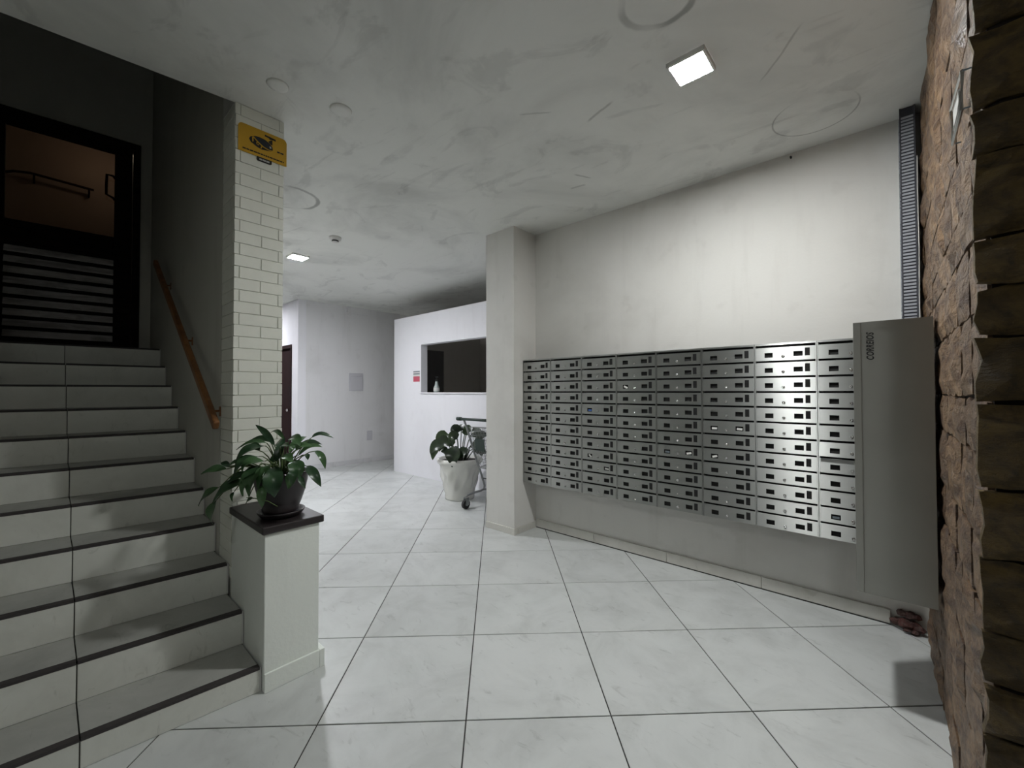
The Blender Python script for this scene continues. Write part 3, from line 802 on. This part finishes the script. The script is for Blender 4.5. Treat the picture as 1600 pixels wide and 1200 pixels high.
# ================================================================== LOBBY FITTINGS
eb = thing('electrical_panel', 'white electrical box cover on the grey back wall', 'panel', (-5.298, 3.205, 1.5))
part('frame', MB().box(-5.2995, -5.288, 3.065, 3.345, 1.35, 1.685), 'plate', eb, bevel=.004)
part('cover', MB().box(-5.288, -5.280, 3.085, 3.325, 1.37, 1.62), 'plate', eb, bevel=.003)
part('header', MB().box(-5.288, -5.283, 3.085, 3.325, 1.632, 1.67), 'plate', eb, bevel=.003)
ot = thing('wall_outlet', 'white outlet plate low on the grey back wall', 'outlet', (-5.298, 3.485, .5))
part('plate', MB().box(-5.2995, -5.290, 3.43, 3.54, .41, .59), 'plate', ot, bevel=.004)
part('socket', MB().box(-5.290, -5.287, 3.455, 3.515, .46, .54), 'plate', ot, bevel=.002)
sk = thing('notice_sticker', 'small red and white notice beside the reception hatch', 'notice', (-3.49, 3.279, 1.58))
def stk(name, x0, x1, z0, z1, mat, y=3.277): part(name, MB().box(x0, x1, y, y + .0015, z0, z1), mat, sk)
stk('backing', -3.575, -3.40, 1.495, 1.67, 'white', 3.278)
stk('red_block', -3.572, -3.403, 1.498, 1.582, 'red'); stk('printed_line', -3.572, -3.403, 1.612, 1.632, 'greyprint'); stk('printed_line', -3.572, -3.403, 1.648, 1.667, 'greyprint')
bt = thing('pump_bottle', 'clear pump bottle with black top on the hatch sill', 'bottle', (-3.04, 3.33, OZ0 + .018))
bz = OZ0 + .0185
part('body', MB().lathe([(.042, 0), (.046, .01), (.046, .075), (.030, .10), (.022, .15), (.016, .17)], (-3.04, 3.33, bz), 16), 'bottle', bt, smooth=True)
part('label_band', MB().lathe([(.0468, .022), (.0468, .068)], (-3.04, 3.33, bz), 16), 'white', bt)
part('pump', MB().lathe([(.02, .17), (.02, .19), (.008, .195), (.008, .225), (.018, .23), (.018, .24)], (-3.04, 3.33, bz), 12), 'black', bt, smooth=True)
part('nozzle', MB().box(-3.04, -2.99, 3.324, 3.336, bz + .228, bz + .24), 'black', bt)

# ================================================================== PLANTS
def leaf_mb(b, m, t, w, nrm, fold=.25, seg=9, shape=.75):
    b, m, t = Vector(b), Vector(m), Vector(t)
    c = 2 * m - (b + t) / 2
    vs = []; fs = []; nrm = Vector(nrm).normalized()
    for i in range(seg + 1):
        u = i / seg
        p = b * (1 - u) ** 2 + c * 2 * u * (1 - u) + t * u * u
        tg = ((c - b) * (1 - u) + (t - c) * u).normalized()
        s = nrm.cross(tg)
        if s.length < 1e-4: s = Vector((1, 0, 0))
        s.normalize(); nn = tg.cross(s)
        ww = w * .5 * (math.sin(math.pi * min(1, u ** shape)) ** .8 if 0 < u < 1 else 0.02)
        for k in (-1, -.5, 0, .5, 1):
            wav = .05 * w * math.sin(u * 9 + k * 2)
            vs.append(p + s * ww * k + nn * (abs(k) * ww * fold + (wav if abs(k) == 1 else 0)))
    for i in range(seg):
        for k in range(4):
            a = i * 5 + k; fs.append((a, a + 1, a + 6, a + 5))
    return MB().add(vs, fs)

VR, VF = Vector((.745, .668, 0)), Vector((.667, -.744, 0))      # right / towards the viewer's side
VF.normalize(); VR.normalize()
pc = Vector((-.135, .115, .739))
pl = thing('potted_lily', 'leafy green lily in a dark pot on the stair pedestal', 'potted plant', pc)
part('saucer', MB().lathe([(.070, 0), (.088, .004), (.102, .020), (.106, .030), (.101, .030), (.092, .016), (.02, .012)], pc, 32), 'pot', pl, smooth=True)
part('pot', MB().lathe([(.070, .013), (.078, .02), (.082, .035), (.079, .042), (.090, .07), (.106, .12), (.117, .17), (.121, .205), (.123, .215), (.118, .217), (.112, .206), (.108, .19), (.02, .188)], pc, 32), 'pot', pl, smooth=True)
part('soil', MB().lathe([(.109, .188), (.108, .196), (.05, .204), (.005, .206)], pc, 24), 'soil', pl, smooth=True)
def pp(x, y, dep):           # crop-plane units -> local metres in the plant's own vertical plane
    return pc + VR * ((x - 630) / 1745.0) + Vector((0, 0, (870 - y) / 1745.0 + .012)) + VF * dep
LILY = [  # base, mid, tip (x, y, depth), width, facing
    ((220, 480, .05), (120, 480, .06), (15, 520, .06), 78), ((225, 470, .03), (180, 440, .03), (130, 440, .02), 48), ((210, 615, .09), (130, 670, .11), (50, 765, .10), 88),
    ((455, 555, .10), (340, 600, .15), (240, 720, .16), 120), ((262, 690, .15), (240, 790, .17), (240, 890, .15), 95), ((515, 295, .02), (420, 320, .08), (350, 430, .10), 115),
    ((505, 275, -.03), (380, 245, -.05), (215, 320, -.06), 58), ((500, 272, .0), (390, 262, .02), (275, 325, .03), 52), ((570, 295, .0), (475, 195, -.02), (350, 125, -.05), 58),
    ((615, 260, -.04), (520, 190, -.08), (415, 205, -.12), 42), ((510, 370, .07), (440, 400, .12), (385, 495, .14), 120), ((565, 430, .12), (555, 520, .17), (540, 655, .17), 160),
    ((690, 440, .12), (730, 520, .17), (742, 665, .17), 145), ((790, 410, .06), (850, 450, .10), (880, 535, .10), 125), ((915, 345, .0), (990, 385, .02), (1022, 492, .02), 58),
    ((900, 455, .06), (985, 500, .10), (1052, 612, .10), 84), ((888, 520, .10), (915, 550, .13), (952, 612, .13), 46), ((840, 238, -.06), (900, 212, -.09), (992, 258, -.12), 46),
    ((690, 262, .0), (770, 225, .03), (832, 290, .05), 92), ((675, 295, .06), (740, 270, .09), (798, 278, .11), 58), ((755, 390, -.02), (840, 312, -.04), (935, 325, -.06), 50),
    ((635, 570, .15), (650, 640, .18), (645, 745, .17), 72), ((620, 420, .04), (640, 330, .03), (640, 225, -.02), 70), ((860, 370, .02), (878, 375, .03), (882, 412, .03), 40),
    ((235, 462, .05), (280, 425, .05), (318, 428, .06), 52), ((245, 558, .06), (275, 542, .07), (305, 548, .08), 30), ((350, 782, .02), (390, 745, .03), (422, 730, .03), 46),
    ((365, 640, .12), (360, 670, .13), (362, 715, .13), 40), ((700, 350, -.08), (760, 300, -.12), (860, 320, -.15), 70), ((560, 350, -.08), (480, 300, -.13), (400, 350, -.17), 80),
    ((640, 380, -.06), (660, 290, -.11), (700, 250, -.17), 70), ((600, 470, .08), (520, 480, .14), (450, 560, .16), 110), ((660, 480, .12), (690, 540, .16), (690, 640, .16), 110),
    ((770, 500, .08), (810, 540, .11), (800, 620, .12), 80), ((610, 330, -.03), (590, 400, .02), (600, 450, .05), 70), ((735, 330, .0), (715, 300, .0), (690, 300, .0), 50),
    ((470, 480, .10), (400, 520, .13), (330, 560, .14), 90), ((590, 400, .10), (500, 400, .14), (460, 470, .15), 100), ((700, 380, .08), (790, 360, .12), (850, 400, .14), 85), ((820, 470, .10), (850, 500, .13), (840, 590, .13), 75), ((530, 520, .13), (490, 570, .16), (480, 660, .16), 95), ((650, 420, .12), (640, 480, .17), (620, 590, .18), 110), ((480, 330, .04), (430, 290, .04), (330, 330, .03), 70), ((770, 330, .02), (820, 290, .02), (900, 300, .0), 60)]
for (b, m, t, w) in LILY:
    B_, M_, T_ = pp(*b), pp(*m), pp(*t)
    face = (VF * .8 + Vector((0, 0, .9)) + VR * (.3 if t[0] > 630 else -.3))
    lf = part('leaf', leaf_mb(B_, M_, T_, w * .98 / 1745.0, face, .28, 10, .88), 'leaf', pl, smooth=True)
    root = pc + Vector(((B_ - pc).x * .22, (B_ - pc).y * .22, .20))
    midp = (root + B_) / 2 + Vector((0, 0, .03 if B_.z > root.z else .07))
    part('stem', MB().tube([root, root * .55 + midp * .45 + Vector((0, 0, .012)), midp, midp * .4 + B_ * .6 + Vector((0, 0, .006)), B_], [.0035, .003, .003, .0025, .002], 6), 'stem', pl, smooth=True)
part('dry_stalk', MB().tube([pp(520, 665, .17), pp(600, 668, .18), pp(700, 690, .18), pp(772, 730, .18)], .002, 6), 'stem', pl, smooth=True)

# white planter in the lobby
wc_ = Vector((-1.94, 2.84, 0))
wp = thing('potted_philodendron', 'dark leafy plant in a white moulded planter beside the cart', 'potted plant', wc_)
def swag(r, z, a):
    if .08 < z < .44:
        f = math.sin(math.pi * (z - .08) / .36)
        return r * (1 + .075 * f * math.sin(a * 6 + z * 11) + .045 * f * math.sin(a * 13 - z * 20))
    return r
prof = [(.165, 0), (.182, .004), (.186, .03), (.184, .06)] + [(.186 + .062 * ((z - .06) / .36) ** 1.2, z) for z in [.09, .12, .15, .18, .21, .24, .27, .30, .33, .36, .39, .42]] + [(.262, .44), (.280, .455), (.286, .475), (.280, .50), (.268, .508), (.252, .50), (.245, .46), (.03, .455)]
part('planter', MB().lathe(prof, wc_, 56, swag), 'glaze', wp, smooth=True)
part('soil', MB().lathe([(.248, .452), (.246, .468), (.12, .478), (.005, .48)], wc_, 24), 'soil', wp, smooth=True)
def p2(x, y, dep):      # crop units 800 px = 120 px of the photo; ~127 px per metre here
    return wc_ + VR * ((x - 395) * .15 / 127.0) + Vector((0, 0, (1035 - y) * .15 / 127.0)) + VF * dep
PHIL = [((280, 350, .05), (210, 400, .08), (190, 500, .10), 110), ((250, 420, .12), (160, 470, .18), (115, 545, .20), 95), ((170, 470, .1), (140, 540, .14), (130, 610, .16), 60), ((360, 350, .0), (340, 300, .02), (300, 320, .04), 95),
        ((380, 400, .10), (330, 360, .12), (290, 420, .14), 80), ((330, 470, .18), (350, 560, .26), (345, 670, .26), 120), ((470, 330, .0), (490, 290, .0), (515, 270, .0), 70), ((440, 370, -.05), (450, 330, -.06), (430, 290, -.08), 60),
        ((520, 350, -.05), (570, 350, -.02), (625, 400, .02), 110), ((540, 450, .05), (570, 480, .08), (590, 560, .10), 80), ((600, 530, .0), (640, 540, .0), (690, 560, .0), 60), ((220, 500, .1), (250, 520, .12), (265, 560, .14), 60),
        ((300, 500, -.1), (250, 430, -.15), (190, 420, -.2), 90), ((480, 480, .15), (440, 530, .2), (400, 600, .22), 70), ((560, 420, -.12), (620, 380, -.18), (680, 400, -.2), 90),
        ((300, 400, .1), (240, 430, .15), (200, 520, .18), 100), ((420, 500, .15), (380, 520, .2), (330, 600, .22), 80), ((400, 330, -.1), (380, 300, -.14), (330, 330, -.18), 80), ((560, 500, .1), (610, 500, .12), (640, 580, .14), 90)]
for (b, m, t, w) in PHIL:
    B_, M_, T_ = p2(*b), p2(*m), p2(*t)
    part('leaf', leaf_mb(B_, M_, T_, w * 1.35 * .15 / 127, VF * .9 + Vector((0, 0, .7)), .2, 9, .6), 'leaf2', wp, smooth=True)
    root = wc_ + Vector(((B_ - wc_).x * .35, (B_ - wc_).y * .35, .475))
    midp = (root + B_) / 2 + Vector((0, 0, .05))
    part('stem', MB().tube([root, midp, B_], .006, 6), 'leaf2', wp, smooth=True)

# ================================================================== SHOPPING CART
ct = thing('shopping_cart', 'small metal shopping cart half hidden behind the pillar', 'shopping cart', (-1.3, 2.85, 0))
CX0, CX1 = -1.545, -1.06
part('handle', MB().tube([(CX0 - .085, 2.545, 1.025), (CX1 + .06, 2.545, 1.025)], .016, 12), 'carthandle', ct, smooth=True)
part('handle_end', MB().tube([(CX0 - .10, 2.545, 1.025), (CX0 - .03, 2.545, 1.025)], .021, 12), 'carthandle', ct, smooth=True)
for x in (CX0, CX1):
    part('side_tube', MB().tube([(x, 2.555, 1.02), (x, 2.60, .93), (x, 2.72, .62), (x, 2.84, .34), (x, 2.875, .25), (x, 2.89, .205), (x, 2.88, .165), (x, 2.83, .155), (x, 2.70, .15), (x, 2.62, .14), (x, 2.575, .115)], .0125, 10), 'cart', ct, smooth=True)
    part('base_tube', MB().tube([(x, 2.87, .16), (x + (.08 if x == CX0 else -.08), 3.18, .17)], .011, 8), 'cart', ct, smooth=True)
part('cross_tube', MB().tube([(CX0, 2.88, .17), (CX1, 2.88, .17)], .010, 8), 'cart', ct, smooth=True)
def wire(pts, r=.0025): return MB().tube(pts, r, 5)
def bk(u, v, w):     # basket corners: u across, v along (0 rear, 1 front), w height 0..1
    zb = .45 + .08 * v; zt = .93 - .06 * v
    ins = .012 + .05 * (1 - w) + .05 * v
    y = 2.63 + .58 * v + .10 * (1 - w) * (1 - v)
    return (CX0 + ins + u * (CX1 - CX0 - 2 * ins), y, zb + (zt - zb) * w)
bsk = MB()
for w in (0, .16, .32, .48, .64, .8, .9, 1.0):
    for loop in ([bk(0, 0, w), bk(0, 1, w), bk(1, 1, w), bk(1, 0, w)],):
        for i in range(4): bsk.tube([loop[i], loop[(i + 1) % 4]], .0045 if w in (0, 1.0) else .0022, 5)
for i in range(25):
    u = i / 24
    bsk.tube([bk(u, 0, 0), bk(u, 0, 1)], .002, 4); bsk.tube([bk(u, 1, 0), bk(u, 1, 1)], .002, 4)
    bsk.tube([bk(0, u, 0), bk(0, u, 1)], .002, 4); bsk.tube([bk(1, u, 0), bk(1, u, 1)], .002, 4); bsk.tube([bk(u, 0, 0), bk(u, 1, 0)], .002, 4)
part('wire_basket', bsk, 'cart', ct)
part('seat_flap', MB().add([(CX0 + .09, 2.655, .66), (CX0 + .24, 2.655, .66), (CX0 + .24, 2.645, .80), (CX0 + .09, 2.645, .80), (CX0 + .09, 2.662, .66), (CX0 + .24, 2.662, .66), (CX0 + .24, 2.652, .80), (CX0 + .09, 2.652, .80)], [(0, 1, 2, 3), (7, 6, 5, 4), (0, 4, 5, 1), (1, 5, 6, 2), (2, 6, 7, 3), (3, 7, 4, 0)]), 'carthandle', ct)
part('lower_rack', MB().tube([(CX0 + .01, 2.86, .30), (CX1 - .01, 2.86, .30)], .006, 6).tube([(CX0 + .02, 2.92, .42), (CX1 - .02, 2.92, .42)], .006, 6), 'carthandle', ct)
for (x, y) in ((CX0 + .03, 2.56), (CX1 - .03, 2.56), (CX0 + .08, 3.17), (CX1 - .08, 3.17)):
    w = part('wheel', MB().tube([(x - .016, y, .052), (x + .016, y, .052)], .052, 18), 'rubber', ct, smooth=False)
    part('caster_fork', MB().box(x - .024, x - .018, y - .014, y + .03, .045, .125).box(x + .018, x + .024, y - .014, y + .03, .045, .125).box(x - .024, x + .024, y - .01, y + .03, .118, .128), 'cart', ct)
    part('hub', MB().tube([(x - .025, y, .052), (x + .025, y, .052)], .018, 12), 'cart', ct)
